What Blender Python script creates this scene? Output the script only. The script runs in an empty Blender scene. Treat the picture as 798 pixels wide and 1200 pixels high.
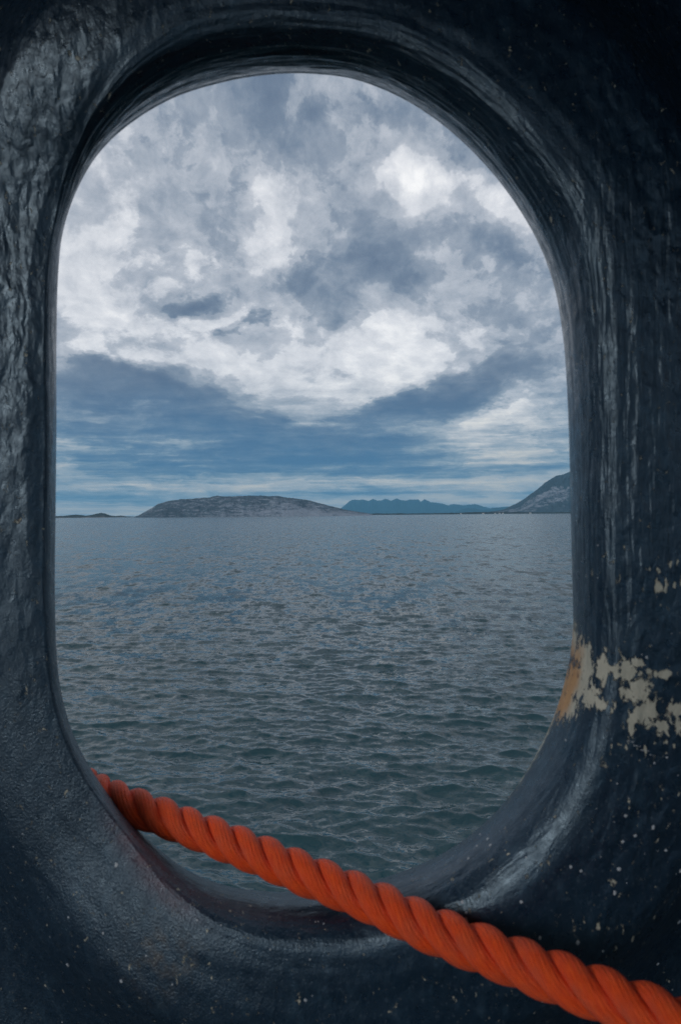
import bpy, math, random
import numpy as np
from mathutils import Vector, Matrix, noise as mnoise
S = bpy.context.scene
C = S.collection
rng = np.random.default_rng(7)
random.seed(7)

# ------------------------------------------------------------------ camera
F = 1200 * 26 / 36.0            # focal length in photograph pixels
CAMZ = 9.0                      # deck eye height above the water
PITCH, ROLL = math.radians(0.17), math.radians(0.5)
fw = Vector((0, math.cos(PITCH), math.sin(PITCH)))
r0 = Vector((1, 0, 0)); u0 = r0.cross(fw)
rt = (r0 * math.cos(ROLL) - u0 * math.sin(ROLL)).normalized()
up = (u0 * math.cos(ROLL) + r0 * math.sin(ROLL)).normalized()
CP = Vector((0, 0, CAMZ))
cam = bpy.data.objects.new('camera', bpy.data.cameras.new('camera'))
C.objects.link(cam); S.camera = cam
M = Matrix((rt, up, -fw)).transposed().to_4x4(); M.translation = CP
cam.matrix_world = M
cd = cam.data
cd.sensor_fit = 'VERTICAL'; cd.sensor_height = 36; cd.sensor_width = 24; cd.lens = 26
cd.clip_start = 0.02; cd.clip_end = 200000
cd.dof.use_dof = True; cd.dof.focus_distance = 3.0; cd.dof.aperture_fstop = 11

def ray(px, py):                # photograph pixel -> unnormalised view ray (unit depth)
    return fw + rt * ((px - 399) / F) + up * ((600 - py) / F)
def azel(px, py):
    d = ray(px, py).normalized()
    return math.degrees(math.atan2(d.x, d.y)), math.degrees(math.asin(d.z))

S.view_settings.view_transform = 'Standard'; S.view_settings.look = 'None'
S.view_settings.exposure = 0.22; S.view_settings.gamma = 1
S.cycles.use_denoising = True; S.cycles.denoising_prefilter = 'NONE'
S.cycles.sample_clamp_indirect = 1.5; S.cycles.sample_clamp_direct = 4
S.cycles.max_bounces = 6; S.cycles.volume_bounces = 1
S.cycles.caustics_reflective = False; S.cycles.caustics_refractive = False

# ------------------------------------------------------------------ node helpers
class G:
    """tiny expression builder for shader nodes"""
    def __init__(s, tree): s.t = tree; s.n = tree.nodes; s.l = tree.links
    def put(s, sock, v):
        if isinstance(v, bpy.types.NodeSocket): s.l.new(v, sock)
        elif v is not None: sock.default_value = v
    def m(s, op, a, b=None, c=None, clamp=False):
        n = s.n.new('ShaderNodeMath'); n.operation = op; n.use_clamp = clamp
        for i, v in enumerate((a, b, c)):
            if v is not None: s.put(n.inputs[i], v)
        return n.outputs[0]
    def v(s, op, a, b=None, c=None, out=0):
        n = s.n.new('ShaderNodeVectorMath'); n.operation = op
        for i, x in enumerate((a, b, c)):
            if x is not None:
                if op == 'SCALE' and i == 1: s.put(n.inputs['Scale'], x)
                else: s.put(n.inputs[i], x)
        return n.outputs['Value'] if out == 'v' else n.outputs[0]
    def xyz(s, x, y, z):
        n = s.n.new('ShaderNodeCombineXYZ'); s.put(n.inputs[0], x); s.put(n.inputs[1], y); s.put(n.inputs[2], z); return n.outputs[0]
    def sep(s, a):
        n = s.n.new('ShaderNodeSeparateXYZ'); s.put(n.inputs[0], a); return n.outputs
    def noise(s, vec, scale, detail=4, rough=.5, dist=0, lac=2, color=False, kind='FBM'):
        n = s.n.new('ShaderNodeTexNoise'); n.noise_dimensions = '3D'; n.noise_type = kind
        s.put(n.inputs['Vector'], vec); s.put(n.inputs['Scale'], scale); s.put(n.inputs['Detail'], detail)
        s.put(n.inputs['Roughness'], rough); s.put(n.inputs['Distortion'], dist); s.put(n.inputs['Lacunarity'], lac)
        return n.outputs[1 if color else 0]
    def vor(s, vec, scale, feat='F1', out='Distance', rand=1):
        n = s.n.new('ShaderNodeTexVoronoi'); n.feature = feat
        s.put(n.inputs['Vector'], vec); s.put(n.inputs['Scale'], scale); s.put(n.inputs['Randomness'], rand)
        return n.outputs[out]
    def smooth(s, x, lo, hi, a=0., b=1.):
        n = s.n.new('ShaderNodeMapRange'); n.interpolation_type = 'SMOOTHSTEP'
        for i, v in enumerate((x, lo, hi, a, b)): s.put(n.inputs[i], v)
        return n.outputs[0]
    def ramp(s, x, stops, interp='LINEAR'):
        n = s.n.new('ShaderNodeValToRGB'); cr = n.color_ramp; cr.interpolation = interp
        while len(cr.elements) < len(stops): cr.elements.new(.5)
        for e, (p, c) in zip(cr.elements, stops):
            e.position = p; e.color = (*c, 1)
        s.put(n.inputs[0], x); return n.outputs[0]
    def mix(s, f, a, b):
        n = s.n.new('ShaderNodeMix'); n.data_type = 'RGBA'
        s.put(n.inputs[0], f)
        for i, v in ((6, a), (7, b)):
            s.put(n.inputs[i], v if isinstance(v, bpy.types.NodeSocket) else (*v, 1))
        return n.outputs[2]
    def map(s, vec, loc=(0, 0, 0), rot=(0, 0, 0), scale=(1, 1, 1), kind='POINT'):
        n = s.n.new('ShaderNodeMapping'); n.vector_type = kind
        s.put(n.inputs[0], vec); n.inputs[1].default_value = loc; n.inputs[2].default_value = rot; n.inputs[3].default_value = scale
        return n.outputs[0]
    def attr(s, name, out='Fac'):
        n = s.n.new('ShaderNodeAttribute'); n.attribute_name = name; return n.outputs[out]
    def bump(s, h, strength, dist, normal=None):
        n = s.n.new('ShaderNodeBump'); s.put(n.inputs['Height'], h); s.put(n.inputs['Strength'], strength); s.put(n.inputs['Distance'], dist)
        if normal is not None: s.put(n.inputs['Normal'], normal)
        return n.outputs[0]
def lin(*c): return tuple(((x / 255 + .055) / 1.055) ** 2.4 if x > 10 else x / 255 / 12.92 for x in c)

# ------------------------------------------------------------------ world: overcast sky with cloud banks
DHX0, DHX1, DHY0 = -1.9, 4, -2.2
ROPE_SGN, ROPE_PH = 1, 0
HAZE = 2.5e-5
SUN_AZ, SUN_EL = -136, 19        # degrees: azimuth from +Y towards +X
W = bpy.data.worlds.new('World'); S.world = W; W.use_nodes = True
g = G(W.node_tree); g.n.clear()
gen = g.n.new('ShaderNodeTexCoord').outputs['Generated']
d = g.v('NORMALIZE', gen)
dx, dy, dz = g.sep(d)
az = g.m('MULTIPLY', g.m('ARCTAN2', dx, dy), 180 / math.pi)
el = g.m('MULTIPLY', g.m('ARCSINE', dz), 180 / math.pi)
elp = g.m('MAXIMUM', el, 0)
# cloud-layer coordinates: round the compass, squeezed towards the horizon as cloud decks are
hl_ = g.m('SQRT', g.m('ADD', g.m('MULTIPLY', dx, dx), g.m('MULTIPLY', dy, dy)))
hl_ = g.m('MAXIMUM', hl_, .15)
pl = g.xyz(g.m('MULTIPLY', g.m('DIVIDE', dx, hl_), 5.7), g.m('MULTIPLY', g.m('DIVIDE', dy, hl_), 5.7), g.m('MULTIPLY', g.m('LOGARITHM', g.m('ADD', g.m('ABSOLUTE', el), 7.0), math.e), 3.2))
# domain warp
w1 = g.noise(pl, .9, 6, .6, color=True)
w1 = g.v('SUBTRACT', w1, (.5, .5, .5))
amp = g.smooth(elp, 0, 14, .12, 1)
wx, wy, wz = g.sep(w1)
px_ = g.m('ADD', az, g.m('MULTIPLY', wx, g.m('MULTIPLY', amp, 13)))
py_ = g.m('ADD', el, g.m('MULTIPLY', wy, g.m('MULTIPLY', amp, 10)))
P = g.xyz(px_, py_, 0)
fb = g.noise(g.v('ADD', pl, g.v('SCALE', w1, .5)), 1.0, 8, .60)
fb2 = g.noise(g.v('ADD', g.v('ADD', pl, g.v('SCALE', w1, .3)), (7, 3, 0)), 2.6, 7, .60)
billow = g.smooth(g.noise(g.v('ADD', g.v('ADD', pl, g.v('SCALE', w1, .4)), (3, 9, 5)), 1.5, 7, .62), .45, .57)
dens = g.m('MULTIPLY_ADD', g.m('SUBTRACT', fb, .5), 1.0, .43)
dens = g.m('MULTIPLY_ADD', g.m('SUBTRACT', fb2, .5), .62, dens)
dens = g.m('MULTIPLY_ADD', g.m('SUBTRACT', billow, .5), .16, dens)
band = g.noise(g.v('ADD', g.v('MULTIPLY', pl, (.9, .9, 5)), g.v('SCALE', w1, .7)), 1.1, 7, .62)
dens = g.m('MULTIPLY_ADD', g.m('MULTIPLY', g.m('SUBTRACT', band, .5), g.smooth(elp, 3, 9, 1.4, .1)), 1.0, dens)
blobs = [  # x, y, half-width, half-height (photograph pixels), tilt, amount (+ dark, - bright)
 (400, 150, 150, 60, -10, .30), (250, 110, 80, 35, 10, .10), (560, 130, 60, 50, 0, .12), (300, 180, 110, 35, -25, .14), (600, 170, 40, 30, 0, .05),
 (130, 280, 100, 55, 0, -.08), (340, 260, 60, 25, 0, .06), (250, 240, 60, 30, 0, -.04),
 (482, 205, 46, 28, 10, -.72), (515, 200, 30, 16, 0, -.3), (592, 243, 44, 22, 0, -.72), (470, 250, 30, 30, 0, -.25),
 (560, 260, 60, 22, 25, .2), (452, 328, 34, 20, -10, .24), (540, 310, 70, 30, 0, .12), (600, 350, 90, 55, 0, .15), (505, 412, 46, 16, 0, -.22), (450, 395, 30, 20, 0, -.1), (495, 470, 60, 11, 6, .32), (630, 425, 60, 50, 0, .18), (520, 385, 50, 22, 0, .05), (445, 452, 34, 22, 0, -.22), (490, 425, 40, 12, 0, -.12), (420, 482, 30, 10, 0, -.2), (450, 430, 40, 20, 0, -.15),
 (390, 425, 75, 30, 0, -.12), (250, 372, 150, 22, 0, -.16), (250, 425, 90, 14, -8, -.04), (320, 445, 70, 16, -20, -.02), (340, 395, 70, 10, 8, .12), (130, 408, 55, 10, -8, -.36), (350, 305, 50, 14, 0, -.2), (440, 410, 40, 30, 0, -.2), (400, 465, 60, 20, 0, -.26), (300, 335, 160, 20, 5, .18), (210, 405, 60, 10, 0, .12),
 (150, 340, 90, 25, 0, -.12),
 (229, 352, 24, 9, -15, .48), (390, 370, 42, 13, -5, .42), (292, 381, 14, 5, 10, .4), (270, 394, 9, 4, 0, .34), (345, 350, 30, 14, 0, .15),
 (110, 455, 70, 30, -10, .46), (190, 475, 80, 26, -12, .5), (280, 500, 80, 24, -16, .5), (100, 500, 60, 20, 0, .3), (370, 535, 90, 22, -5, .5), (200, 525, 140, 18, 0, .36),
 (480, 476, 56, 12, 5, .55), (530, 465, 50, 20, 15, .5), (515, 440, 40, 9, 18, .28), (500, 510, 60, 22, 0, .32), (430, 530, 70, 18, 0, .3),
 (585, 488, 50, 20, 12, -.34), (600, 510, 60, 18, 0, -.16), (640, 520, 40, 40, 0, .12),
 (450, 486, 30, 6, 8, .3), (560, 445, 26, 10, 20, .2), (583, 474, 34, 6, 14, -.4), (540, 500, 30, 6, 30, -.25), (500, 300, 50, 12, 0, -.16),
 (150, 440, 60, 6, -14, .35), (300, 472, 60, 7, -20, .3), (140, 490, 70, 5, 0, -.35), (260, 522, 90, 5, 0, -.3), (90, 525, 40, 6, 0, -.3), (330, 555, 60, 4, 0, -.3), (400, 508, 60, 6, -6, .35),
 (530, 548, 170, 10, 0, .42), (200, 548, 130, 8, 0, .3),
 (90, 548, 34, 7, 0, -.3), (250, 568, 130, 3.6, 0, -.42), (110, 572, 60, 4, 0, -.22), (460, 567, 60, 3.4, 1, -.46), (610, 565, 50, 5.5, 3, -.46), (560, 562, 40, 3, 0, -.2), (520, 583, 26, 4, -4, -.4), (425, 583, 18, 3, 0, -.25), (575, 586, 30, 2.5, 0, -.2),
 (100, 592, 70, 9, 0, -.18), (250, 575, 120, 4, 0, .14), (560, 577, 130, 4, 0, .2), (90, 583, 90, 4, 0, .1),
]
for ib, (bx, by, bw, bh, rot, a) in enumerate(blobs):
    if ib % 8 == 7: P = g.v('ADD', P, g.xyz(g.m('MULTIPLY', dens, 1e-6), 0, 0))   # keeps the node evaluation in sequence
    a *= ((.62 if a > 0 else .85) if by > 500 else .9) * (1.5 if bw < 30 else 1)
    A, E_ = azel(bx, by); k = math.degrees(1 / F) * math.cos(math.radians(E_))
    mp = g.map(P, (A, E_, 0), (0, 0, math.radians(rot)), (bw * k * 1.25, bh * k * 1.25, 1), 'TEXTURE')
    q = g.v('DOT_PRODUCT', mp, mp, out='v')
    dens = g.m('MULTIPLY_ADD', g.m('POWER', math.exp(-1), q), a, dens)
# cloud decks one over the other: each has an edge of its own, torn by noise, with a thin lit rim
fine = g.noise(g.v('ADD', g.v('ADD', pl, g.v('SCALE', w1, .5)), (2, 8, 1)), 5.5, 6, .62)
def deck(off, lo, hi, k):
    n = g.noise(g.v('ADD', g.v('ADD', pl, g.v('SCALE', w1, .35)), off), 1.9, 8, .60)
    return g.smooth(g.m('MULTIPLY_ADD', g.m('SUBTRACT', n, .5), k, dens), lo, hi)
m1 = deck((4, 1, 0), .18, .40, .8); m2 = deck((1, 7, 3), .42, .60, .95); m3 = deck((6, 2, 8), .62, .84, .8)
stair = g.m('MULTIPLY_ADD', m1, .25, .12); stair = g.m('MULTIPLY_ADD', m2, .23, stair); stair = g.m('MULTIPLY_ADD', m3, .25, stair)
rim = g.m('ADD', g.m('MULTIPLY', m1, g.m('SUBTRACT', 1, m1)), g.m('MULTIPLY', m2, g.m('SUBTRACT', 1, m2)))
dens = g.m('ADD', g.m('MULTIPLY', dens, .60), g.m('MULTIPLY', stair, .46))
dens = g.m('ADD', dens, g.smooth(elp, .3, 2.6, -.16, 0))
dens = g.m('MULTIPLY_ADD', rim, -.26, dens)
dens = g.m('MULTIPLY_ADD', g.m('SUBTRACT', fine, .5), .60, dens)
lowband = g.noise(g.v('ADD', g.v('MULTIPLY', pl, (.8, .8, 3.2)), g.v('SCALE', w1, 1.1)), 2.1, 7, .64)
dens = g.m('MULTIPLY_ADD', g.m('MULTIPLY', g.m('SUBTRACT', lowband, .5), g.smooth(elp, 6, 11.5, 1.35, .10)), 1.0, dens)
dens = g.m('MULTIPLY_ADD', g.m('TANH', g.m('MULTIPLY', g.m('SUBTRACT', dens, .47), 1.65)), .5, .50)
high = g.ramp(dens, [(.10, lin(248, 247, 246)), (.24, lin(212, 214, 219)), (.38, lin(180, 185, 194)), (.55, lin(148, 157, 170)), (.74, lin(115, 129, 147)), (.92, lin(84, 101, 125))])
low = g.ramp(dens, [(.1, lin(206, 201, 192)), (.25, lin(172, 177, 181)), (.42, lin(142, 157, 170)), (.6, lin(112, 136, 157)), (.76, lin(84, 116, 146)), (.92, lin(58, 100, 138))])
cloud = g.mix(g.smooth(g.m('MULTIPLY_ADD', wy, 5, el), 3, 12), low, high)
sky = g.n.new('ShaderNodeTexSky'); sky.sky_type = 'NISHITA'; sky.sun_disc = False
sky.sun_elevation = math.radians(SUN_EL); sky.sun_rotation = math.radians(SUN_AZ)
STR = .1
cloud = g.mix(g.smooth(el, -1.5, -.3), lin(62, 82, 92), cloud)      # below the horizon: open water
cl10 = g.v('SCALE', cloud, 1 / STR)
col = g.mix(.96, sky.outputs[0], cl10)
bg = g.n.new('ShaderNodeBackground'); g.l.new(col, bg.inputs[0]); bg.inputs[1].default_value = STR
ow = g.n.new('ShaderNodeOutputWorld'); g.l.new(bg.outputs[0], ow.inputs[0])
W.cycles.sampling_method = 'MANUAL'; W.cycles.sample_map_resolution = 512

sun = bpy.data.objects.new('sun', bpy.data.lights.new('sun', 'SUN')); C.objects.link(sun)
sun.data.energy = 1.0; sun.data.angle = math.radians(30); sun.data.color = (1, .99, .98)
sd = Vector((math.sin(math.radians(SUN_AZ)) * math.cos(math.radians(SUN_EL)), math.cos(math.radians(SUN_AZ)) * math.cos(math.radians(SUN_EL)), math.sin(math.radians(SUN_EL))))
sun.rotation_euler = sd.to_track_quat('Z', 'Y').to_euler(); sun.location = (5, -5, 20)

# ------------------------------------------------------------------ object helpers
def mat(name):
    m = bpy.data.materials.new(name); m.use_nodes = True
    t = m.node_tree; b = t.nodes['Principled BSDF']
    return m, G(t), b
def tag(o, label=None, cat=None, group=None, kind=None):
    for k, v in (('label', label), ('category', cat), ('group', group), ('kind', kind)):
        if v: o[k] = v
    return o
def grid_mesh(name, P3, closed_u=False, flip=False, extra=None):
    """P3: (nu, nv, 3) array -> quad mesh"""
    nu, nv = P3.shape[:2]
    idx = np.arange(nu * nv).reshape(nu, nv)
    if closed_u: a = idx; b = np.roll(idx, -1, 0)
    else: a = idx[:-1]; b = idx[1:]
    q = np.stack([a[:, :-1], b[:, :-1], b[:, 1:], a[:, 1:]], -1).reshape(-1, 4)
    if flip: q = q[:, ::-1]
    return np_mesh(name, P3.reshape(-1, 3), q)
def np_mesh(name, V, Q, smooth=True):
    me = bpy.data.meshes.new(name)
    Q = np.ascontiguousarray(Q, dtype=np.int32)
    n = Q.shape[1]
    me.vertices.add(len(V)); me.vertices.foreach_set('co', np.ascontiguousarray(V, dtype=np.float32).ravel())
    me.loops.add(Q.size); me.loops.foreach_set('vertex_index', Q.ravel())
    me.polygons.add(len(Q)); me.polygons.foreach_set('loop_start', np.arange(0, Q.size, n, dtype=np.int32))
    me.polygons.foreach_set('loop_total', np.full(len(Q), n, dtype=np.int32))
    me.polygons.foreach_set('use_smooth', np.full(len(Q), smooth, dtype=bool))
    me.update(calc_edges=True); me.validate()
    return me
def add_attr(me, name, vals):
    a = me.attributes.new(name, 'FLOAT', 'POINT'); a.data.foreach_set('value', np.ascontiguousarray(vals, dtype=np.float32).ravel())
def link(name, me, m=None, parent=None):
    o = bpy.data.objects.new(name, me); C.objects.link(o)
    if m: me.materials.append(m)
    if parent: o.parent = parent
    return o
def vnoise2(x, y, seed=0):
    """smooth value noise on arrays"""
    t = np.random.default_rng(seed).random((256, 256))
    xi = np.floor(x).astype(int); yi = np.floor(y).astype(int); fx = x - xi; fy = y - yi
    fx = fx * fx * (3 - 2 * fx); fy = fy * fy * (3 - 2 * fy)
    a = t[xi & 255, yi & 255]; b = t[(xi + 1) & 255, yi & 255]; c = t[xi & 255, (yi + 1) & 255]; e = t[(xi + 1) & 255, (yi + 1) & 255]
    return (a * (1 - fx) + b * fx) * (1 - fy) + (c * (1 - fx) + e * fx) * fy - .5
def fbm2(x, y, oct=5, gain=.5, seed=0):
    s = 0; a = 1
    for i in range(oct):
        s = s + a * vnoise2(x * 2 ** i + 17.3 * i, y * 2 ** i + 5.1 * i, seed + i); a *= gain
    return s

# ------------------------------------------------------------------ sea
def build_sea():
    A0 = math.radians(32); NA = 800
    th = np.linspace(-A0, A0, NA)
    rs = [9.0]
    while rs[-1] < 2600:
        r = rs[-1]; rs.append(r + min(max(r * r / (CAMZ * 739) * .62, .075), r * .012))
    rs = np.array(rs)
    far = np.geomspace(2600, 45000, 24)[1:]
    NR = len(rs)
    R, T = np.meshgrid(rs, th, indexing='ij')
    X = R * np.sin(T); Y = R * np.cos(T)
    dr = np.gradient(rs)[:, None] * np.ones_like(T); dt = R * (th[1] - th[0])
    cell = np.maximum(dr * .8, dt)
    Z = np.zeros_like(X); DX = np.zeros_like(X); DY = np.zeros_like(X)
    lost = np.zeros_like(X)
    gust = np.clip(1 + .7 * fbm2(X / 45, Y / 90, 4, .55, 31), .45, 1.7)
    nw = 260
    lam = np.exp(rng.uniform(np.log(.3), np.log(9), nw))
    wd = math.radians(200)                       # mean wave travel, towards the ship from ahead
    for l in lam:
        k = 2 * math.pi / l
        a = wd + rng.normal(0, .55)
        kx, ky = math.sin(a) * k, math.cos(a) * k
        s = .0235 * math.exp(-(math.log(l / .8) / 1.3) ** 2) + .003
        amp0 = s / k
        fade = np.clip((l / cell - 1.8) / 1.8, 0, 1)
        rows = np.nonzero(fade.max(1) > 0)[0]
        if len(rows) == 0: continue
        r1 = rows[-1] + 1
        ph = kx * X[:r1] + ky * Y[:r1] + rng.uniform(0, 6.283)
        f = fade[:r1] * gust[:r1]
        sn = np.sin(ph); cs = np.cos(ph)
        Z[:r1] += amp0 * f * cs
        DX[:r1] -= 1.15 * amp0 * f * sn * kx / k; DY[:r1] -= 1.15 * amp0 * f * sn * ky / k
        lost += (s * s / 2) * (1 - fade ** 2)
    V = np.stack([X + DX, Y + DY, Z], -1)
    lostf = np.sqrt(lost); lostf = lostf / lostf.max()
    # flat outer sheet rings and the remaining sector round the ship
    Rf, Tf = np.meshgrid(far, th, indexing='ij')
    V2 = np.stack([Rf * np.sin(Tf), Rf * np.cos(Tf), 0 * Rf], -1)
    Vall = np.concatenate([V, V2], 0)
    at = np.concatenate([lostf, np.ones_like(Rf)], 0)
    nu, nv = Vall.shape[:2]
    idx = np.arange(nu * nv).reshape(nu, nv)
    q = np.stack([idx[:-1, :-1], idx[:-1, 1:], idx[1:, 1:], idx[1:, :-1]], -1).reshape(-1, 4)[:, ::-1]
    tb = np.linspace(A0, 2 * math.pi - A0, 90); rb = np.concatenate([[.0], np.geomspace(9, 45000, 60)])
    Rb, Tb = np.meshgrid(rb, tb, indexing='ij')
    V3 = np.stack([Rb * np.sin(Tb), Rb * np.cos(Tb), 0 * Rb], -1)
    id3 = np.arange(V3.shape[0] * V3.shape[1]).reshape(V3.shape[:2]) + nu * nv
    q3 = np.stack([id3[:-1, :-1], id3[:-1, 1:], id3[1:, 1:], id3[1:, :-1]], -1).reshape(-1, 4)[:, ::-1]
    # small inner fan under the ship
    ti = np.linspace(-A0, A0, 20); Ri, Ti = np.meshgrid([0, 9.0], ti, indexing='ij')
    V4 = np.stack([Ri * np.sin(Ti), Ri * np.cos(Ti), 0 * Ri - .05], -1)
    id4 = np.arange(V4.shape[0] * V4.shape[1]).reshape(V4.shape[:2]) + nu * nv + id3.size
    q4 = np.stack([id4[:-1, :-1], id4[:-1, 1:], id4[1:, 1:], id4[1:, :-1]], -1).reshape(-1, 4)[:, ::-1]
    Vt = np.concatenate([Vall.reshape(-1, 3), V3.reshape(-1, 3), V4.reshape(-1, 3)])
    me = np_mesh('sea', Vt, np.concatenate([q, q3, q4]))
    if me.polygons[10].normal.z < 0: me.flip_normals()
    add_attr(me, 'chop', np.concatenate([at.ravel(), np.ones(len(V3.reshape(-1, 3)) + len(V4.reshape(-1, 3)))]))
    m, g, b = mat('sea_water')
    geo = g.n.new('ShaderNodeNewGeometry')
    pos = geo.outputs['Position']
    p2 = g.v('MULTIPLY', pos, (1, 1, 0))
    chop = g.attr('chop')
    # wind ripples: several wavelengths, tilting the normal directly so that they keep their slope at any distance
    rot = g.map(p2, (0, 0, 0), (0, 0, math.radians(12)), (1, 1.7, 1))
    lng = g.map(p2, (0, 0, 0), (0, 0, math.radians(5)), (1, .35, 1))
    n1 = g.v('SUBTRACT', g.noise(rot, 3.0, 5, .74, .5, color=True), (.5, .5, .5))
    n2 = g.v('SUBTRACT', g.noise(g.v('ADD', lng, (31, 7, 2)), .62, 4, .72, .3, color=True), (.5, .5, .5))
    n3 = g.v('SUBTRACT', g.noise(g.v('ADD', lng, (11, 57, 2)), .2, 5, .78, 0, color=True), (.5, .5, .5))
    gus = g.smooth(g.noise(g.map(p2, scale=(1, .45, 1)), .022, 4, .6), .3, .7, .88, 1.12)
    v = g.v('SCALE', n1, g.m('MULTIPLY', gus, .62))
    v = g.v('ADD', v, g.v('SCALE', n2, g.m('MULTIPLY_ADD', chop, 1.5, .18)))
    v = g.v('ADD', v, g.v('SCALE', n3, g.m('MULTIPLY', g.smooth(chop, .3, 1), 1.1)))
    v = g.v('MULTIPLY', v, (1, 1, 0))
    nrm = g.v('NORMALIZE', g.v('ADD', geo.outputs['Normal'], v))
    g.put(b.inputs['Normal'], nrm)
    deep = g.noise(p2, .35, 3, .5)
    g.put(b.inputs['Base Color'], g.mix(deep, lin(6, 46, 54), lin(14, 60, 66)))
    g.put(b.inputs['Roughness'], g.m('MULTIPLY_ADD', chop, .10, .05)); b.inputs['IOR'].default_value = 1.42
    b.inputs['Specular IOR Level'].default_value = .5
    o = link('sea', me, m); tag(o, kind='structure')
build_sea()

# ------------------------------------------------------------------ far land
def land_material(name, veg, rock, thr, scale, rockh=(0, 1)):
    m, g, b = mat(name)
    tc = g.n.new('ShaderNodeTexCoord').outputs['Object']
    geo = g.n.new('ShaderNodeNewGeometry')
    hgt = g.attr('hgt')
    n1 = g.noise(g.map(tc, scale=(1, 1, 4.5)), scale, 8, .68, .4)
    n2 = g.noise(g.map(tc, scale=(1, 1, 1.2)), scale * 5, 5, .65)
    f = g.m('MULTIPLY_ADD', g.m('SUBTRACT', n2, .5), .55, n1)
    f = g.m('MULTIPLY_ADD', g.attr('rocky'), .22, f)
    f = g.smooth(f, thr, thr + .26)
    vegc = g.mix(g.noise(tc, scale * 2.2, 4, .6), veg, tuple(x * 1.7 for x in veg))
    rc = g.mix(g.noise(tc, scale * 9, 4, .6), rock, tuple(x * .6 for x in rock))
    g.put(b.inputs['Base Color'], g.mix(f, vegc, rc))
    b.inputs['Roughness'].default_value = .95; b.inputs['Specular IOR Level'].default_value = .1
    g.put(b.inputs['Normal'], g.bump(g.noise(tc, scale * 4, 6, .7), .9, 9))
    return m
def land(name, sky_px, d0, depth, m, seed, rough=.12, nx=420, ny=70, ridge=.5, rocky=None, relief_scale=90., jag=.25):
    xs = np.array([p[0] for p in sky_px]); ys = np.array([p[1] for p in sky_px])
    x = np.linspace(xs[0], xs[-1], nx); y = np.interp(x, xs, ys) + jag * fbm2(x / 5., x * 0 + seed, 4, .6, seed) * np.clip((602 - np.interp(x, xs, ys)) / 4, 0, 1)
    dr = d0 + depth * ridge
    V = np.zeros((nx, ny, 3)); hh = np.zeros((nx, ny)); rk = np.zeros((nx, ny))
    ja = np.linspace(0, 1, ny)
    for i in range(nx):
        rr = ray(x[i], y[i]); hl = math.hypot(rr.x, rr.y); H = max(CAMZ + dr * rr.z / hl, .5); ux, uy = rr.x / hl, rr.y / hl
        shore = fbm2(np.array([x[i] * .08]), np.array([seed * 3.]), 4, .4, seed)[0] * .05 + .03
        for_ = np.where(ja < ridge, np.clip((ja - shore) / (ridge - shore), 0, 1), np.clip((1 - ja) / (1 - ridge), 0, 1))
        prof = np.where(ja < ridge, np.sin(for_ * math.pi / 2), for_ ** .8)
        dist = d0 + depth * ja
        lx = dist * ux; ly = dist * uy
        n = fbm2(lx / relief_scale, ly / relief_scale, 6, .55, seed)
        n2 = np.abs(fbm2(lx / (relief_scale * 2) + 9, ly / (relief_scale * 2), 5, .5, seed + 9))
        w = np.sin(np.clip(for_, 0, 1) * math.pi) ** .7
        h = H * prof + H * rough * (n * 1.6 - n2) * (w + .10)
        h = np.where(prof <= 0.001, -3 , h + .5)
        V[i, :, 0] = lx; V[i, :, 1] = ly; V[i, :, 2] = h; hh[i] = h / max(H, 1)
        if rocky: rk[i] = rocky(x[i], prof)
    me = grid_mesh(name, V, flip=True)
    if me.polygons[len(me.polygons) // 3].normal.z < 0: me.flip_normals()
    add_attr(me, 'hgt', hh); add_attr(me, 'rocky', rk)
    return link(name, me, m)
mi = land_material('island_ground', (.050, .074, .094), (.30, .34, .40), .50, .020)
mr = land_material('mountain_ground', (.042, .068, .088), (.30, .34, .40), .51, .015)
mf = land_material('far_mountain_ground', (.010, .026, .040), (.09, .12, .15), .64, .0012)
ms = land_material('shore_ground', (.030, .042, .044), (.26, .25, .25), .56, .02)
isl = [(158, 605.5), (163, 604), (170, 600.2), (178, 595.5), (186, 590.5), (198, 586.6), (215, 585.2), (240, 583.4), (280, 582), (305, 580.8), (320, 581.6), (345, 584), (360, 586.8), (380, 591), (395, 595), (405, 597.5), (418, 599.5), (430, 601.3), (436, 602.2)]
def rk_isl(x, p): return np.clip((x - 230) / 120, -.2, 1) * np.clip(1.25 - p * 1.5, -.3, 1) + .25
tag(land('hill', isl, 4000, 900, mi, 3, .12, rocky=rk_isl), kind='structure')
skl = [(56, 605.4), (66, 604.8), (75, 604.6), (84, 603.6), (90, 603.2), (96, 603.6), (101, 604.4), (108, 603.4), (114, 601.8), (119, 601.0), (124, 602), (130, 604.2), (136, 604.8), (142, 604.2), (150, 605.3), (157, 605.6)]
tag(land('skerry', skl, 5200, 420, ms, 5, .1, 260, 26, rocky=lambda x, p: np.clip(1 - p * 1.6, -.2, 1)), kind='structure')
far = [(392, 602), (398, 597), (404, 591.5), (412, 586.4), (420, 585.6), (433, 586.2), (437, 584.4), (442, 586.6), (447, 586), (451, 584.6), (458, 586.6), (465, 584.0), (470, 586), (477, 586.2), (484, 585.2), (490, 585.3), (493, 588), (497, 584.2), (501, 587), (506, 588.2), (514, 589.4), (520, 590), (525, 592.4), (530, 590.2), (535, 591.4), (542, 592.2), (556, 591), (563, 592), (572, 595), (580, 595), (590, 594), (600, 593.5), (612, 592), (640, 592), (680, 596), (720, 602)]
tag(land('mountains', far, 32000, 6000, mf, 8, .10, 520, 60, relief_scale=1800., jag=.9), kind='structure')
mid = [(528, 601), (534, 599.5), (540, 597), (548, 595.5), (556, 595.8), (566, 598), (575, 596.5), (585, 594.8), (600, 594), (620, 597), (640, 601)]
tag(land('mountains', mid, 26500, 2500, mf, 12, .1, 160, 30, relief_scale=700.), kind='structure')
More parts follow.
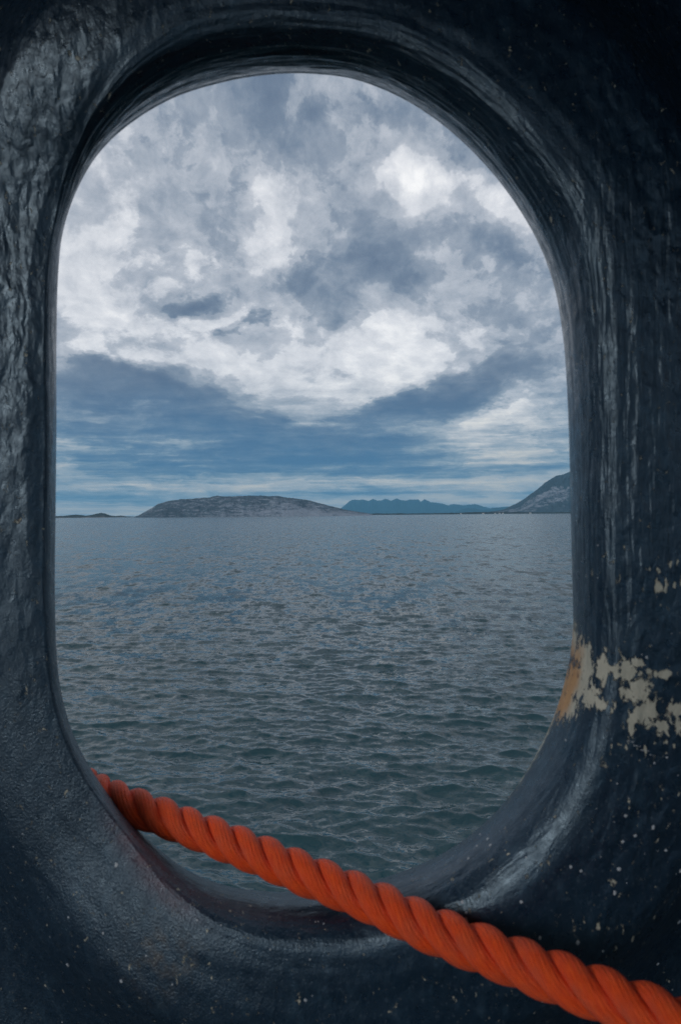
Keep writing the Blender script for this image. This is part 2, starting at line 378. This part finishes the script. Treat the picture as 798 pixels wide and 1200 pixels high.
rmt = [(560, 601.2), (575, 599.6), (588, 597.5), (596, 595), (604, 591.5), (612, 586.5), (620, 580.8), (630, 573), (638, 566.2), (646, 561.4), (654, 558), (662, 555.6), (670, 553), (690, 546), (720, 537), (760, 532), (820, 540), (900, 566), (980, 601)]
def rk_r(x, p): return np.where(p < .62, np.clip((p - .1) * 2.2, -.4, .55) + .25 * np.sin(p * 22 - (x - 600) * .09), -.55 + .2 * p)
tag(land('mountain', rmt, 6300, 2200, mr, 21, .22, 620, 120, ridge=.75, rocky=rk_r, relief_scale=220.), kind='structure')
low = [(425, 602.4), (440, 601.9), (470, 601.8), (500, 601.6), (520, 601.2), (535, 600.9), (552, 600.2), (575, 600.0), (600, 600.2), (630, 600.4), (660, 600), (700, 599)]
tag(land('shore', low, 5900, 300, ms, 33, .5, 420, 22, relief_scale=60., rocky=lambda x, p: -.15 * np.ones_like(p)), kind='structure')

mw, _, bw_ = mat('house_paint'); bw_.inputs['Base Color'].default_value = (.78, .78, .75, 1)
g_ = G(mw.node_tree); g_.put(bw_.inputs['Base Color'], g_.mix(g_.noise(g_.n.new('ShaderNodeTexCoord').outputs['Object'], .8, 3), (.8, .8, .77), (.66, .66, .63)))
mroof, _, br_ = mat('house_roof'); br_.inputs['Base Color'].default_value = (.08, .06, .055, 1)
mgl, _, bgl = mat('house_window'); bgl.inputs['Base Color'].default_value = (.03, .04, .05, 1); bgl.inputs['Roughness'].default_value = .1
def box_mesh(name, x0, x1, y0, y1, z0, z1):
    V = [(x, y, z) for x in (x0, x1) for y in (y0, y1) for z in (z0, z1)]
    Q = [(0, 1, 3, 2), (4, 6, 7, 5), (0, 4, 5, 1), (2, 3, 7, 6), (0, 2, 6, 4), (1, 5, 7, 3)]
    me = bpy.data.meshes.new(name); me.from_pydata(V, [], Q); me.update(); return me
def house(px, w, label):
    r = ray(px, 601.2); hl = math.hypot(r.x, r.y); D = 5890
    e = bpy.data.objects.new('white_house', None); C.objects.link(e)
    e.location = (D * r.x / hl, D * r.y / hl, 2.0); e.rotation_euler.z = random.uniform(-.5, .5)
    tag(e, label, 'house', 'houses on the far shore')
    link('wall', box_mesh('wall', -w / 2, w / 2, -4, 4, 0, 5.5), mw, e)
    me = bpy.data.meshes.new('roof')
    a = w / 2 + .5
    me.from_pydata([(-a, -4.6, 5.3), (a, -4.6, 5.3), (a, 4.6, 5.3), (-a, 4.6, 5.3), (-a, 0, 9), (a, 0, 9)], [], [(0, 1, 5, 4), (2, 3, 4, 5), (0, 4, 3), (1, 2, 5), (0, 3, 2, 1)])
    link('roof', me, mroof, e)
    for k in range(3):
        xx = (k - 1) * w * .3
        link('window', box_mesh('window', xx - .6, xx + .6, -4.06, -4.002, 1.6, 3.2), mgl, e)
house(566, 16, 'broad white house on the low far shore, leftmost of the row')
house(580, 10, 'small white house on the shore below the foot of the mountain')
house(585, 12, 'white house just right of the smallest one on the far shore')
house(589, 11, 'white house at the foot of the mountain slope, third from the right')
house(621, 15, 'white house standing alone under the rocky mountain slope')
house(540, 12, 'white house far left on the low dark spit under the blue mountains')

# ------------------------------------------------------------------ fairlead (cast hole in the bulwark)
def catmull(pts, n, closed=True):
    P_ = np.array(pts, float); L = len(P_); out = []
    sub = 40
    rng_ = range(L) if closed else range(L - 1)
    for i in rng_:
        if closed: p0, p1, p2, p3 = P_[(i - 1) % L], P_[i], P_[(i + 1) % L], P_[(i + 2) % L]
        else: p0, p1, p2, p3 = P_[max(i - 1, 0)], P_[i], P_[i + 1], P_[min(i + 2, L - 1)]
        t = np.linspace(0, 1, sub, endpoint=False)[:, None]
        out.append(.5 * ((2 * p1) + (-p0 + p2) * t + (2 * p0 - 5 * p1 + 4 * p2 - p3) * t ** 2 + (-p0 + 3 * p1 - 3 * p2 + p3) * t ** 3))
    if not closed: out.append(P_[-1:])
    Q = np.concatenate(out)
    if closed: Q = np.concatenate([Q, Q[:1]])
    s = np.concatenate([[0], np.cumsum(np.linalg.norm(np.diff(Q[:, :3], axis=0), axis=1))])
    tt = np.linspace(0, s[-1], n + 1)[:-1] if closed else np.linspace(0, s[-1], n)
    return np.stack([np.interp(tt, s, Q[:, k]) for k in range(Q.shape[1])], -1)
throat = [(365, 84), (420, 92), (480, 118), (535, 158), (585, 211), (625, 272), (648, 330), (659, 390), (664, 450), (667, 530), (669, 620), (671, 700), (671, 742), (665, 785), (650, 838), (624, 893), (588, 945), (540, 988), (480, 1020), (410, 1040), (340, 1047), (275, 1042), (222, 1023), (176, 988), (140, 950), (108, 905), (86, 862), (72, 815), (66, 765), (64, 690), (65, 600), (66, 500), (66, 400), (68, 320), (74, 268), (91, 218), (118, 174), (158, 138), (208, 110), (265, 93), (315, 85)]
crest = [(365, 6), (430, 14), (480, 28), (548, 65), (618, 122), (678, 196), (712, 270), (722, 350), (727, 450), (728, 600), (730, 750), (728, 830), (712, 920), (670, 1000), (600, 1070), (510, 1112), (430, 1130), (360, 1128), (300, 1114), (245, 1088), (196, 1046), (150, 985), (108, 930), (80, 880), (62, 825), (53, 765), (50, 690), (50, 600), (51, 500), (51, 400), (54, 320), (62, 268), (80, 195), (110, 122), (152, 66), (215, 22), (290, 5)]
NU = 900
TH = catmull(throat, NU)
CR = catmull(crest, 3000)
cx, cy = 368, 565
# throat point -> matching crest point along the radial direction
def angs(P_): return np.arctan2((P_[:, 1] - cy) / 1.6, P_[:, 0] - cx)
ac = angs(CR); o_ = np.argsort(ac); at_ = angs(TH)
CRm = np.stack([np.interp(at_, ac[o_], CR[o_, k], period=2 * math.pi) for k in (0, 1)], -1)
for _ in range(3): CRm = (np.roll(CRm, 1, 0) + 2 * CRm + np.roll(CRm, -1, 0)) / 4
gap = np.linalg.norm(CRm - TH, axis=1)
for _ in range(60): gap = (np.roll(gap, 1) + 2 * gap + np.roll(gap, -1)) / 4
zT = .765 - .0001 * (TH[:, 0] - 399)
thick = .104 - .062 * np.exp(-(gap / 34.) ** 2)
for _ in range(400): thick = (np.roll(thick, 1) + 2 * thick + np.roll(thick, -1)) / 4
zN = zT - thick
tang = np.roll(CRm, -1, 0) - np.roll(CRm, 1, 0)
for _ in range(12): tang = (np.roll(tang, 1, 0) + 2 * tang + np.roll(tang, -1, 0)) / 4
nout = np.stack([tang[:, 1], -tang[:, 0]], -1); nout /= np.linalg.norm(nout, axis=1)[:, None]
if ((nout * (CRm - (cx, cy))).sum(1)).mean() < 0: nout = -nout
def cl(px, py, z):      # camera-local (x right, y up, z forward), metres
    return np.stack([(px - 399) / F * z, (600 - py) / F * z, z], -1)
rings = []; prof = []   # prof: signed arc coordinate, 0 = throat, 1 = crest, >1 outside
T3 = cl(TH[:, 0], TH[:, 1], zT); N3 = cl(CRm[:, 0], CRm[:, 1], zN)
n3o = np.stack([nout[:, 0], -nout[:, 1], 0 * zT], -1)
zc = np.array([0, 0, 1.])
FARZ = np.full(NU, 0.0)
# outboard side: mirrored roll away from the camera
for (o, z) in [(.42, .10), (.30, .10), (.20, .098), (.14, .09), (.10, .076), (.07, .06), (.045, .044), (.025, .03), (.011, .018), (.003, .009)]:
    R_ = T3 + n3o * o + zc * z; wl = min(max((o - .03) / .2, 0), 1); R_[:, 2] = R_[:, 2] * (1 - wl) + .89 * wl
    rings.append(R_); prof.append(-z * 10)
for ph in np.linspace(0, 74, 40):
    f_ = math.radians(ph / 74 * 88); a = (1 - math.cos(f_)) / (1 - math.cos(math.radians(88))); b = math.sin(f_) / math.sin(math.radians(88))
    z = zT + (zN - zT) * b
    rings.append(cl(TH[:, 0] + (CRm[:, 0] - TH[:, 0]) * a, TH[:, 1] + (CRm[:, 1] - TH[:, 1]) * a, z)); prof.append(ph / 74)
for (o, z) in [(.002, -.0002), (.0045, -.0005), (.007, -.0008), (.010, -.0011), (.014, -.0013), (.018, -.0013), (.022, -.0012), (.027, -.0010), (.034, -.0006), (.041, -.0002), (.05, 0), (.06, .001), (.07, .0025), (.08, .0045), (.09, .007), (.10, .0098), (.11, .013), (.12, .0165), (.13, .0205), (.14, .0248), (.15, .0292), (.16, .0336), (.17, .038), (.18, .042), (.19, .0458), (.20, .049), (.22, .054), (.25, .058), (.30, .06), (.36, .06), (.42, .06)]:
    R_ = N3 + n3o * o + zc * z; wl = min(max((o - .085) / .22, 0), 1); wl = wl * wl * (3 - 2 * wl)
    R_[:, 2] = R_[:, 2] * (1 - wl) + .846 * wl
    rings.append(R_); prof.append(1 + o * 20)
rings.append(rings[0]); prof.append(prof[-1] + .5)
RG = np.stack(rings, 1); prof = np.array(prof)         # (NU, NV, 3)
# resample the profile finer with Catmull-Rom
def refine(A, k):
    n = A.shape[1]; out = []
    for j in range(n - 1):
        p0, p1, p2, p3 = A[:, max(j - 1, 0)], A[:, j], A[:, j + 1], A[:, min(j + 2, n - 1)]
        kk = k if 8 <= j else 1
        for t in np.arange(kk) / kk:
            out.append(.5 * (2 * p1 + (p2 - p0) * t + (2 * p0 - 5 * p1 + 4 * p2 - p3) * t * t + (3 * p1 - p0 - 3 * p2 + p3) * t ** 3))
    out.append(A[:, -1]); return np.stack(out, 1)
RGf = refine(RG, 3); pf = refine(np.broadcast_to(prof, (1, len(prof)))[:, :, None], 3)[0, :, 0]
NV = RGf.shape[1]
# keep the far outer ring from crossing itself at the corners is not needed: offsets are outward on a convex path
dU = np.roll(RGf, -1, 0) - np.roll(RGf, 1, 0); dV = np.gradient(RGf, axis=1)
nr = np.cross(dU, dV); nr /= np.linalg.norm(nr, axis=2)[:, :, None] + 1e-12
toward = (nr * RGf).sum(2)
if toward[:, NV // 2].mean() > 0: nr = -nr
PX = 399 + RGf[:, :, 0] / RGf[:, :, 2] * F; PY = 600 - RGf[:, :, 1] / RGf[:, :, 2] * F
arc = np.arange(NU)[:, None] / NU * np.ones((1, NV))
cxs, sxs = np.cos(arc * 2 * math.pi), np.sin(arc * 2 * math.pi)
def nz(sx, sp, seed, oct=4, gain=.5):   # seamless round the hole: blend of two offset lookups
    w = np.clip((arc - .9) / .1, 0, 1)
    Pp = pf[None, :] * np.ones((NU, 1))
    a = fbm2(arc * sx + 40, Pp * sp + 40, oct, gain, seed); b = fbm2((arc - 1) * sx + 40, Pp * sp + 40, oct, gain, seed)
    return a * (1 - w) + b * w
dn = .0016 * nz(14, 1.2, 50, 3) + .0012 * nz(40, 3, 60, 3)
thr_mask = np.clip(1 - np.abs(pf - .45) / .65, 0, 1)[None, :]
topm = np.clip((420 - PY) / 260, 0, 1) + .35 * np.clip((PX - 640) / 60, 0, 1) + .25 * np.clip((PY - 1000) / 60, 0, 1)
topm = np.clip(topm, 0, 1)
dn += (.0042 * nz(16, 7.5, 70, 4, .6)) * thr_mask * topm               # long laps and grooves that follow the edge
inner = np.clip((pf - .02) / .25, .12, 1)[None, :]
front = np.clip((pf + .6) / .6, .1, 1)[None, :]
RGf = RGf + nr * (dn * inner * front)[:, :, None]
Wm = np.array([list(rt), list(up), list(fw)])           # camera-local -> world
def to_world(A): return A @ Wm + np.array(CP)
ORG = Vector(to_world(np.array([[0, -.60, .72]]))[0])
VW = to_world(RGf) - np.array(ORG)
me = grid_mesh('fairlead', VW, closed_u=True)
if me.polygons[NV // 2].normal.y > 0: me.flip_normals()
def gs(x, y, w, h, rot=0):
    c, s = math.cos(math.radians(rot)), math.sin(math.radians(rot))
    X = (PX - x) * c + (PY - y) * s; Y = -(PX - x) * s + (PY - y) * c
    return np.exp(-(X / w) ** 2 - (Y / h) ** 2)
vis = (pf > -.25)[None, :]
chip = np.zeros_like(PX)
for (x, y, w, h, r) in [(684, 772, 13, 24, -15), (674, 800, 22, 24, 10), (662, 824, 16, 22, 25), (671, 752, 6, 22, -4), (690, 815, 12, 14, 0), (706, 783, 12, 17, 0), (703, 826, 6, 8, 0), (733, 786, 11, 16, 0), (745, 812, 17, 18, 0), (758, 834, 16, 15, 0), (741, 846, 5, 18, 15), (772, 790, 13, 6, 5), (790, 832, 11, 9, 0), (775, 852, 8, 10, 0), (796, 850, 9, 8, 0), (745, 776, 8, 7, 0), (722, 790, 8, 6, 0)]:
    chip = np.maximum(chip, gs(x, y, w, h, r))
edge = np.exp(-(np.clip(pf, -.3, 9)[None, :] / .10) ** 2) * np.exp(-((PY - 850) / 72) ** 2) * (PX > 520)
chip = np.maximum(chip, edge * .8) * (PX > 500)
drip = np.maximum(gs(775, 690, 26, 34), gs(790, 680, 20, 40))
drip = np.maximum(drip, .85 * gs(780, 862, 36, 34)); drip = np.maximum(drip, .7 * gs(750, 850, 60, 60)); drip = np.maximum(drip, .45 * gs(760, 960, 60, 120))
drip = np.maximum(drip, .5 * gs(700, 832, 16, 10))
rust = np.exp(-(np.clip(pf, -.5, 9)[None, :] / .16) ** 2) * np.exp(-((PY - 790) / 62) ** 2) * (PX > 560)
rust = np.maximum(rust, 1.0 * gs(664, 800, 13, 50, 16))
rub = np.maximum(gs(165, 1000, 14, 50, -40), gs(195, 1045, 12, 40, -50) * .8)
brown = gs(190, 1120, 45, 40) * .8
lump = np.clip(.35 + .8 * np.exp(-((PX - 20) / 90) ** 2) * np.clip((700 - PY) / 300, 0, 1) + .6 * np.clip((PX - 670) / 40, 0, 1), 0, 1)
lump *= np.clip((pf - .8) / .5, .15, 1)[None, :]
grain = np.clip((PY - 760) / 160, 0, 1) * np.clip((420 - PX) / 250, 0, 1) + .35
streak = thr_mask * np.ones_like(PX)
runs = np.clip((PX - 668) / 14, 0, 1) * np.clip((PY - 150) / 120, 0, 1) * np.clip((820 - PY) / 200, 0, 1)
for nm, vals in (('chip', chip), ('drip', drip), ('rust', rust), ('rub', rub), ('brown', brown), ('lump', lump), ('grain', grain), ('streak', streak), ('runs', runs), ('prof', np.broadcast_to(pf, PX.shape)), ('ring', cxs), ('ring2', sxs)):
    add_attr(me, nm, vals)
m, g, b = mat('thick_navy_paint')
tc = g.n.new('ShaderNodeTexCoord').outputs['Object']
ve = g.map(tc, scale=(1, 1, .5))                         # lumps drawn out downwards
l1 = g.noise(ve, 84, 1.5, .4, .4)
l2 = g.noise(ve, 170, 2, .5, .6)
cellv = g.vor(g.v('ADD', ve, g.v('SCALE', g.noise(ve, 60, 2, .5, color=True), .016)), 105, 'SMOOTH_F1')
rv = g.xyz(g.m('MULTIPLY', g.attr('ring'), .9), g.m('MULTIPLY', g.attr('ring2'), .9), g.m('MULTIPLY', g.attr('prof'), .85))
st = g.noise(rv, 8, 3, .5, .8)
gr = g.noise(tc, 420, 3, .6)
h = g.m('MULTIPLY', g.m('ADD', l1, g.m('MULTIPLY', cellv, .22)), g.attr('lump'))
h = g.m('MULTIPLY_ADD', l2, g.m('MULTIPLY_ADD', g.attr('lump'), .14, .10), h)
h = g.m('MULTIPLY_ADD', st, g.m('MULTIPLY', g.attr('streak'), .9), h)
h = g.m('MULTIPLY_ADD', g.noise(g.map(tc, scale=(1, 1, .10)), 125, 2, .5, .3), g.m('MULTIPLY', g.attr('runs'), 1.1), h)
h = g.m('MULTIPLY_ADD', gr, g.m('MULTIPLY', g.attr('grain'), .26), h)
# flaked patches
cn = g.noise(g.map(tc, scale=(1, 1, .7)), 150, 7, .72, .5)
cf = g.m('MULTIPLY_ADD', g.m('SUBTRACT', cn, .5), 3.1, g.attr('chip'))
cf = g.smooth(cf, .40, .50)
sp = g.m('MULTIPLY_ADD', g.m('SUBTRACT', g.noise(g.map(tc, scale=(1, 1, .45)), 210, 3, .5), .5), 2.3, g.m('MULTIPLY', g.attr('drip'), .5))
sp = g.m('MULTIPLY_ADD', g.m('SUBTRACT', g.noise(tc, 14, 3, .6), .5), 1.1, sp)
sf = g.smooth(sp, .62, .72)
chipf = g.m('MAXIMUM', cf, sf)
h = g.m('MULTIPLY_ADD', chipf, -.5, h)
base = g.mix(g.noise(tc, 14, 5, .6), lin(13, 28, 43), lin(25, 46, 64))
base = g.mix(g.smooth(g.noise(ve, 60, 5, .6), .5, .75), base, lin(38, 58, 74))
dust = g.smooth(g.noise(tc, 330, 3, .6), .58, .74)
base = g.mix(g.m('MULTIPLY', dust, .6), base, lin(78, 90, 100))
base = g.mix(g.m('MULTIPLY', g.attr('rub'), g.smooth(g.noise(tc, 70, 4, .6), .3, .6, .4, 1)), base, lin(84, 38, 44))
base = g.mix(g.m('MULTIPLY', g.attr('brown'), g.smooth(g.noise(tc, 60, 4, .6), .4, .7)), base, lin(78, 68, 60))
prim = g.mix(g.noise(tc, 60, 5, .7), lin(204, 198, 180), lin(160, 157, 142))
rustc = g.mix(g.noise(tc, 50, 5, .7, .6), lin(208, 166, 112), lin(166, 114, 72))
prim = g.mix(g.smooth(g.m('MULTIPLY_ADD', g.m('SUBTRACT', g.noise(tc, 40, 5, .7), .5), .8, g.attr('rust')), .2, .75), prim, rustc)
dk = g.smooth(g.noise(g.v('ADD', tc, (3, 3, 3)), 75, 5, .7), .60, .70)
prim = g.mix(g.m('MULTIPLY', dk, .7), prim, lin(90, 60, 40))
g.put(b.inputs['Base Color'], g.mix(chipf, base, prim))
rg = g.smooth(g.noise(tc, 90, 4, .6), .3, .7, .25, .44)
g.put(b.inputs['Roughness'], g.m('MULTIPLY_ADD', chipf, .35, rg))
b.inputs['Specular IOR Level'].default_value = .8; b.inputs['Specular Tint'].default_value = (.66, .86, 1, 1)
g.put(b.inputs['Normal'], g.bump(h, 1, .0036))
fair = link('fairlead', me, m); fair.location = ORG
tag(fair, 'dark navy cast steel fairlead with oval hole, lumpy paint flaked cream at right', 'fairlead')
PAINT = m

# dried white flecks on the paint: small raised drops lying on the surface
pts = [(562, 977, 2.2), (571, 983, 2.6), (574, 990, 2.6), (558, 991, 1.8), (549, 1006, 2.4), (616, 1005, 1.8), (542, 1057, 2.6), (611, 1057, 3), (545, 1069, 2.4), (668, 1016, 3), (681, 1022, 2.8), (732, 958, 3.2), (743, 981, 3.2), (729, 986, 3), (765, 970, 3), (725, 1021, 3.6), (720, 1048, 3), (780, 996, 3), (632, 1100, 3), (674, 1105, 3.4), (796, 1080, 5), (797, 1098, 4), (661, 868, 2), (782, 890, 2.2), (766, 893, 2), (797, 1019, 3), (706, 1118, 2.4), (137, 1012, 3.6), (232, 1080, 2), (80, 1130, 3), (142, 1152, 3), (356, 1172, 3), (120, 1092, 2.4), (80, 1077, 2), (757, 771, 2.2), (700, 640, 1.6), (770, 1126, 3)]
visi = np.where(vis, 1, 0) * np.ones_like(PX)
VV = []; QQ = []; rs_ = random.Random(4)
def fleck(x, y, rpx):
    dd = (PX - x) ** 2 + (PY - y) ** 2 + (1 - visi) * 1e9
    i, j = np.unravel_index(np.argmin(dd), dd.shape)
    if dd[i, j] > 60: return
    c = VW[i, j]; n = np.array((Vector(nr[i, j] @ Wm))[:]); n = n / np.linalg.norm(n)
    r = rpx / F * RGf[i, j, 2] * .72
    a = np.cross(n, [0, 0, 1.]); a /= np.linalg.norm(a); bb = np.cross(n, a)
    base_i = len(VV); K = 9; st_ = rs_.uniform(.8, 1.35)
    prs = [r * rs_.uniform(.75, 1.2) for _ in range(K)]
    for lev, (rr, hh) in enumerate(((1, -.15), (.8, .22), (.35, .38))):
        for k in range(K):
            t = k / K * 6.283; VV.append(c + (a * math.cos(t) + bb * math.sin(t) * st_) * prs[k] * rr + n * hh * r)
    for lev in range(2):
        for k in range(K):
            QQ.append((base_i + lev * K + k, base_i + lev * K + (k + 1) % K, base_i + (lev + 1) * K + (k + 1) % K, base_i + (lev + 1) * K + k))
    QQ.append(tuple(base_i + 2 * K + k for k in range(K)))
for p in pts: fleck(*p)
for k in range(16): fleck(735 + 30 * k / 15, 867 + 19 * k / 15, 1.1)
for _ in range(60):
    if rs_.random() < .35: fleck(rs_.uniform(680, 798), rs_.uniform(640, 1180), rs_.choice([.8, 1, 1.2, 1.6]))
    else: fleck(rs_.uniform(0, 380), rs_.uniform(900, 1200), rs_.choice([.7, .9, 1.1, 1.4]))
mef = bpy.data.meshes.new('salt_fleck'); mef.from_pydata([tuple(v) for v in VV], [], QQ); mef.update()
m, g, b = mat('dried_salt')
g.put(b.inputs['Base Color'], g.mix(g.noise(g.n.new('ShaderNodeTexCoord').outputs['Object'], 120, 2), lin(196, 200, 204), lin(140, 146, 154)))
b.inputs['Roughness'].default_value = .6
fl = link('salt_fleck', mef, m, fair); tag(fl, kind='stuff')

# ------------------------------------------------------------------ bulwark, deck
m, g, b = mat('bulwark_paint')
tc = g.n.new('ShaderNodeTexCoord').outputs['Object']
g.put(b.inputs['Base Color'], g.mix(g.noise(tc, 4, 6, .6), lin(24, 30, 38), lin(38, 46, 54)))
b.inputs['Roughness'].default_value = .45
g.put(b.inputs['Normal'], g.bump(g.noise(tc, 60, 4, .6), .5, .003))
BUL = m

def bevel_box(name, x0, x1, y0, y1, z0, z1, m, parent=None, bev=.006):
    me = box_mesh(name, x0, x1, y0, y1, z0, z1)
    o = link(name, me, m, parent)
    mo = o.modifiers.new('bevel', 'BEVEL'); mo.width = bev; mo.segments = 2
    return o
DECKZ = CAMZ - 1.35; HEADZ = CAMZ + 1.15
bul = bpy.data.objects.new('bulwark', None); C.objects.link(bul); bul.location = (0, .86, DECKZ)
tag(bul, 'dark navy steel ship side plating round the fairlead', 'bulwark')
Hh = HEADZ - DECKZ; fz = CAMZ - DECKZ
vo_ = [(-4, -.03), (4, -.03), (4, Hh + .03), (-4, Hh + .03)]; vi_ = [(-.43, fz - .56), (.38, fz - .56), (.38, fz + .58), (-.43, fz + .58)]
vs = [(x, y, z) for y in (0, .015) for ring4 in (vo_, vi_) for (x, z) in ring4]
fs = []
for k in range(4):
    n = (k + 1) % 4
    fs += [(k, n, 4 + n, 4 + k), (8 + k, 12 + k, 12 + n, 8 + n), (k, 8 + k, 8 + n, n), (4 + k, 4 + n, 12 + n, 12 + k)]
mep = bpy.data.meshes.new('plate'); mep.from_pydata(vs, [], fs); mep.update()
link('plate', mep, BUL, bul)
for x in (-3, -1.5, 1.5, 3):
    bevel_box('stiffener', x - .006, x + .006, -.12, -.002, .01, HEADZ - DECKZ - .01, BUL, bul, .002)
m, g, b = mat('deck_paint')
tc = g.n.new('ShaderNodeTexCoord').outputs['Object']
g.put(b.inputs['Base Color'], g.mix(g.noise(tc, 3, 6, .6), lin(52, 66, 62), lin(70, 80, 76)))
b.inputs['Roughness'].default_value = .6
dk = bevel_box('deck', -4, 4, -3.2, .859, DECKZ - .03, DECKZ - .002, m); tag(dk, kind='structure')
dh = bevel_box('shade_deckhead', DHX0, DHX1, DHY0, .859, HEADZ + .002, HEADZ + .03, BUL); tag(dh, kind='structure')  # unseen overhead slab, added with its edges set to shade the upper fairlead

# ------------------------------------------------------------------ mooring rope, three strands
rp = [  # photograph x, y of the rope's middle, distance
 (104, 922, .862), (135, 936.5, .822), (200, 961, .790), (270, 988, .757), (342, 1018, .724), (400, 1041, .698), (448, 1062, .672), (518, 1094, .635), (613, 1131, .592), (698, 1163, .553), (773, 1192, .520)]
cp = [np.array(to_world(cl(np.array(float(x)), np.array(float(y)), np.array(z)))) for x, y, z in rp]
d0 = cp[0] - cp[1]; d0 /= np.linalg.norm(d0)
pre = [cp[0] + d0 * .05 + [-.0, .01, -.002], cp[0] + d0 * .12 + [0, .03, -.03], cp[0] + d0 * .2 + [.03, .06, -.12], cp[0] + d0 * .22 + [.05, .06, -.5], cp[0] + d0 * .22 + [.06, .04, -1.4], cp[0] + d0 * .22 + [.06, .03, -4]][::-1]
d1 = cp[-1] - cp[-2]; d1 /= np.linalg.norm(d1)
post = [cp[-1] + d1 * .08, cp[-1] + d1 * .2 + [0, 0, -.03], cp[-1] + d1 * .36 + [0, 0, -.16], cp[-1] + d1 * .46 + [0, 0, -.5], cp[-1] + d1 * .52 + [0, 0, -.9]]
path = np.array(pre + cp + post)
Ps = catmull(path, 2600, closed=False)
sl = np.concatenate([[0], np.cumsum(np.linalg.norm(np.diff(Ps, axis=0), axis=1))])
Tn = np.gradient(Ps, axis=0); Tn /= np.linalg.norm(Tn, axis=1)[:, None]
upv = np.zeros_like(Tn); a0 = np.cross(Tn[0], [0, 1, 0.]); a0 /= np.linalg.norm(a0)
cur = a0
for i in range(len(Tn)):
    cur = cur - Tn[i] * cur.dot(Tn[i]); cur /= np.linalg.norm(cur); upv[i] = cur
bi = np.cross(Tn, upv)
RR = .0190; hel = RR * .575; sr = RR * .475; PITCHL = RR * 2 * 2.62
m, g, b = mat('orange_rope_fibre')
uvn = g.n.new('ShaderNodeTexCoord').outputs['UV']
tc = g.n.new('ShaderNodeTexCoord').outputs['Object']
fib = g.noise(g.map(uvn, scale=(90, 3.2, 1)), 1, 4, .6, .4)
fine = g.noise(tc, 900, 2, .5)
yarn = g.m('SINE', g.m('MULTIPLY', g.m('ADD', g.sep(uvn)[0], g.m('MULTIPLY', g.sep(uvn)[1], .09)), 2 * math.pi * 16))
dirt = g.smooth(g.noise(tc, 38, 5, .65), .42, .72)
col = g.mix(g.smooth(fib, .3, .7), (1.0, .12, .014), (.74, .045, .008))
col = g.mix(g.m('MULTIPLY', dirt, .4), col, (.50, .10, .05))
pale = g.smooth(g.noise(g.map(uvn, scale=(40, 2, 1)), 1, 4, .6), .62, .8)
col = g.mix(g.m('MULTIPLY', pale, .35), col, (.85, .22, .10))
g.put(b.inputs['Base Color'], col)
b.inputs['Roughness'].default_value = .48; b.inputs['Specular IOR Level'].default_value = .3
b.inputs['Sheen Weight'].default_value = .05; b.inputs['Sheen Roughness'].default_value = .4
hh_ = g.m('ADD', g.m('MULTIPLY', fib, 1.2), g.m('ADD', g.m('MULTIPLY', yarn, .2), g.m('MULTIPLY', fine, .3)))
g.put(b.inputs['Normal'], g.bump(hh_, .85, .0017))
rope = bpy.data.objects.new('mooring_rope', None); C.objects.link(rope); rope.location = Vector(cp[5])
tag(rope, 'thick bright orange three strand mooring rope running through the fairlead', 'rope')
KS = 22
for s_ in range(3):
    ph = 2 * math.pi * (sl / PITCHL * ROPE_SGN + s_ / 3) + ROPE_PH
    ca, sa = np.cos(ph)[:, None], np.sin(ph)[:, None]
    rad = upv * ca + bi * sa
    cen = Ps + rad * hel
    Tc = np.gradient(cen, axis=0); Tc /= np.linalg.norm(Tc, axis=1)[:, None]
    rn = rad - Tc * (rad * Tc).sum(1)[:, None]; rn /= np.linalg.norm(rn, axis=1)[:, None]
    bn = np.cross(Tc, rn)
    wob = 1 + .035 * np.interp(sl, np.linspace(0, sl[-1], 300), rng.normal(0, 1, 300).clip(-1.5, 1.5))
    t = np.linspace(0, 2 * math.pi, KS, endpoint=False)
    # strands pressed together: a little wider along the rope surface than deep
    ring_ = rn[:, None] * (np.cos(t)[None, :, None] * sr * .96) + bn[:, None] * (np.sin(t)[None, :, None] * sr * 1.06)
    Vv = cen[:, None] + ring_ * wob[:, None, None]
    V4 = Vv - np.array(rope.location)
    nu, nv = V4.shape[:2]
    idx = np.arange(nu * nv).reshape(nu, nv)
    q = np.stack([idx[:-1], np.roll(idx, -1, 1)[:-1], np.roll(idx, -1, 1)[1:], idx[1:]], -1).reshape(-1, 4)
    mes = np_mesh('strand', V4.reshape(-1, 3), q)
    uvl = mes.uv_layers.new(name='UVMap')
    uu = np.arange(nv) / nv
    qa = np.empty(len(mes.loops), dtype=np.int32); mes.loops.foreach_get('vertex_index', qa)
    ui = uu[qa % nv].reshape(-1, 4); vi = (sl[qa // nv] * 30).reshape(-1, 4)
    wrap = (ui.max(1) - ui.min(1)) > .5
    ui[wrap] = np.where(ui[wrap] < .5, ui[wrap] + 1, ui[wrap])
    uvl.data.foreach_set('uv', np.stack([ui.ravel(), vi.ravel()], -1).astype(np.float32).ravel())
    if (Vector(mes.polygons[nv // 2].normal).dot(Vector((V4[0, nv // 2] - (cen[0] - np.array(rope.location))).tolist()))) < 0: mes.flip_normals()
    link('strand', mes, m, rope)

# ------------------------------------------------------------------ air
hm = bpy.data.materials.new('haze'); hm.use_nodes = True
ht = hm.node_tree; ht.nodes.clear()
vo = ht.nodes.new('ShaderNodeVolumePrincipled'); vo.inputs['Color'].default_value = (.27, .68, .97, 1)
vo.inputs['Density'].default_value = HAZE; vo.inputs['Anisotropy'].default_value = 0
ho = ht.nodes.new('ShaderNodeOutputMaterial'); ht.links.new(vo.outputs[0], ho.inputs['Volume'])
if HAZE > 0:
    hz = link('haze', box_mesh('haze', -46000, 46000, -46000, 46000, -6, 1100), hm); tag(hz, kind='stuff')
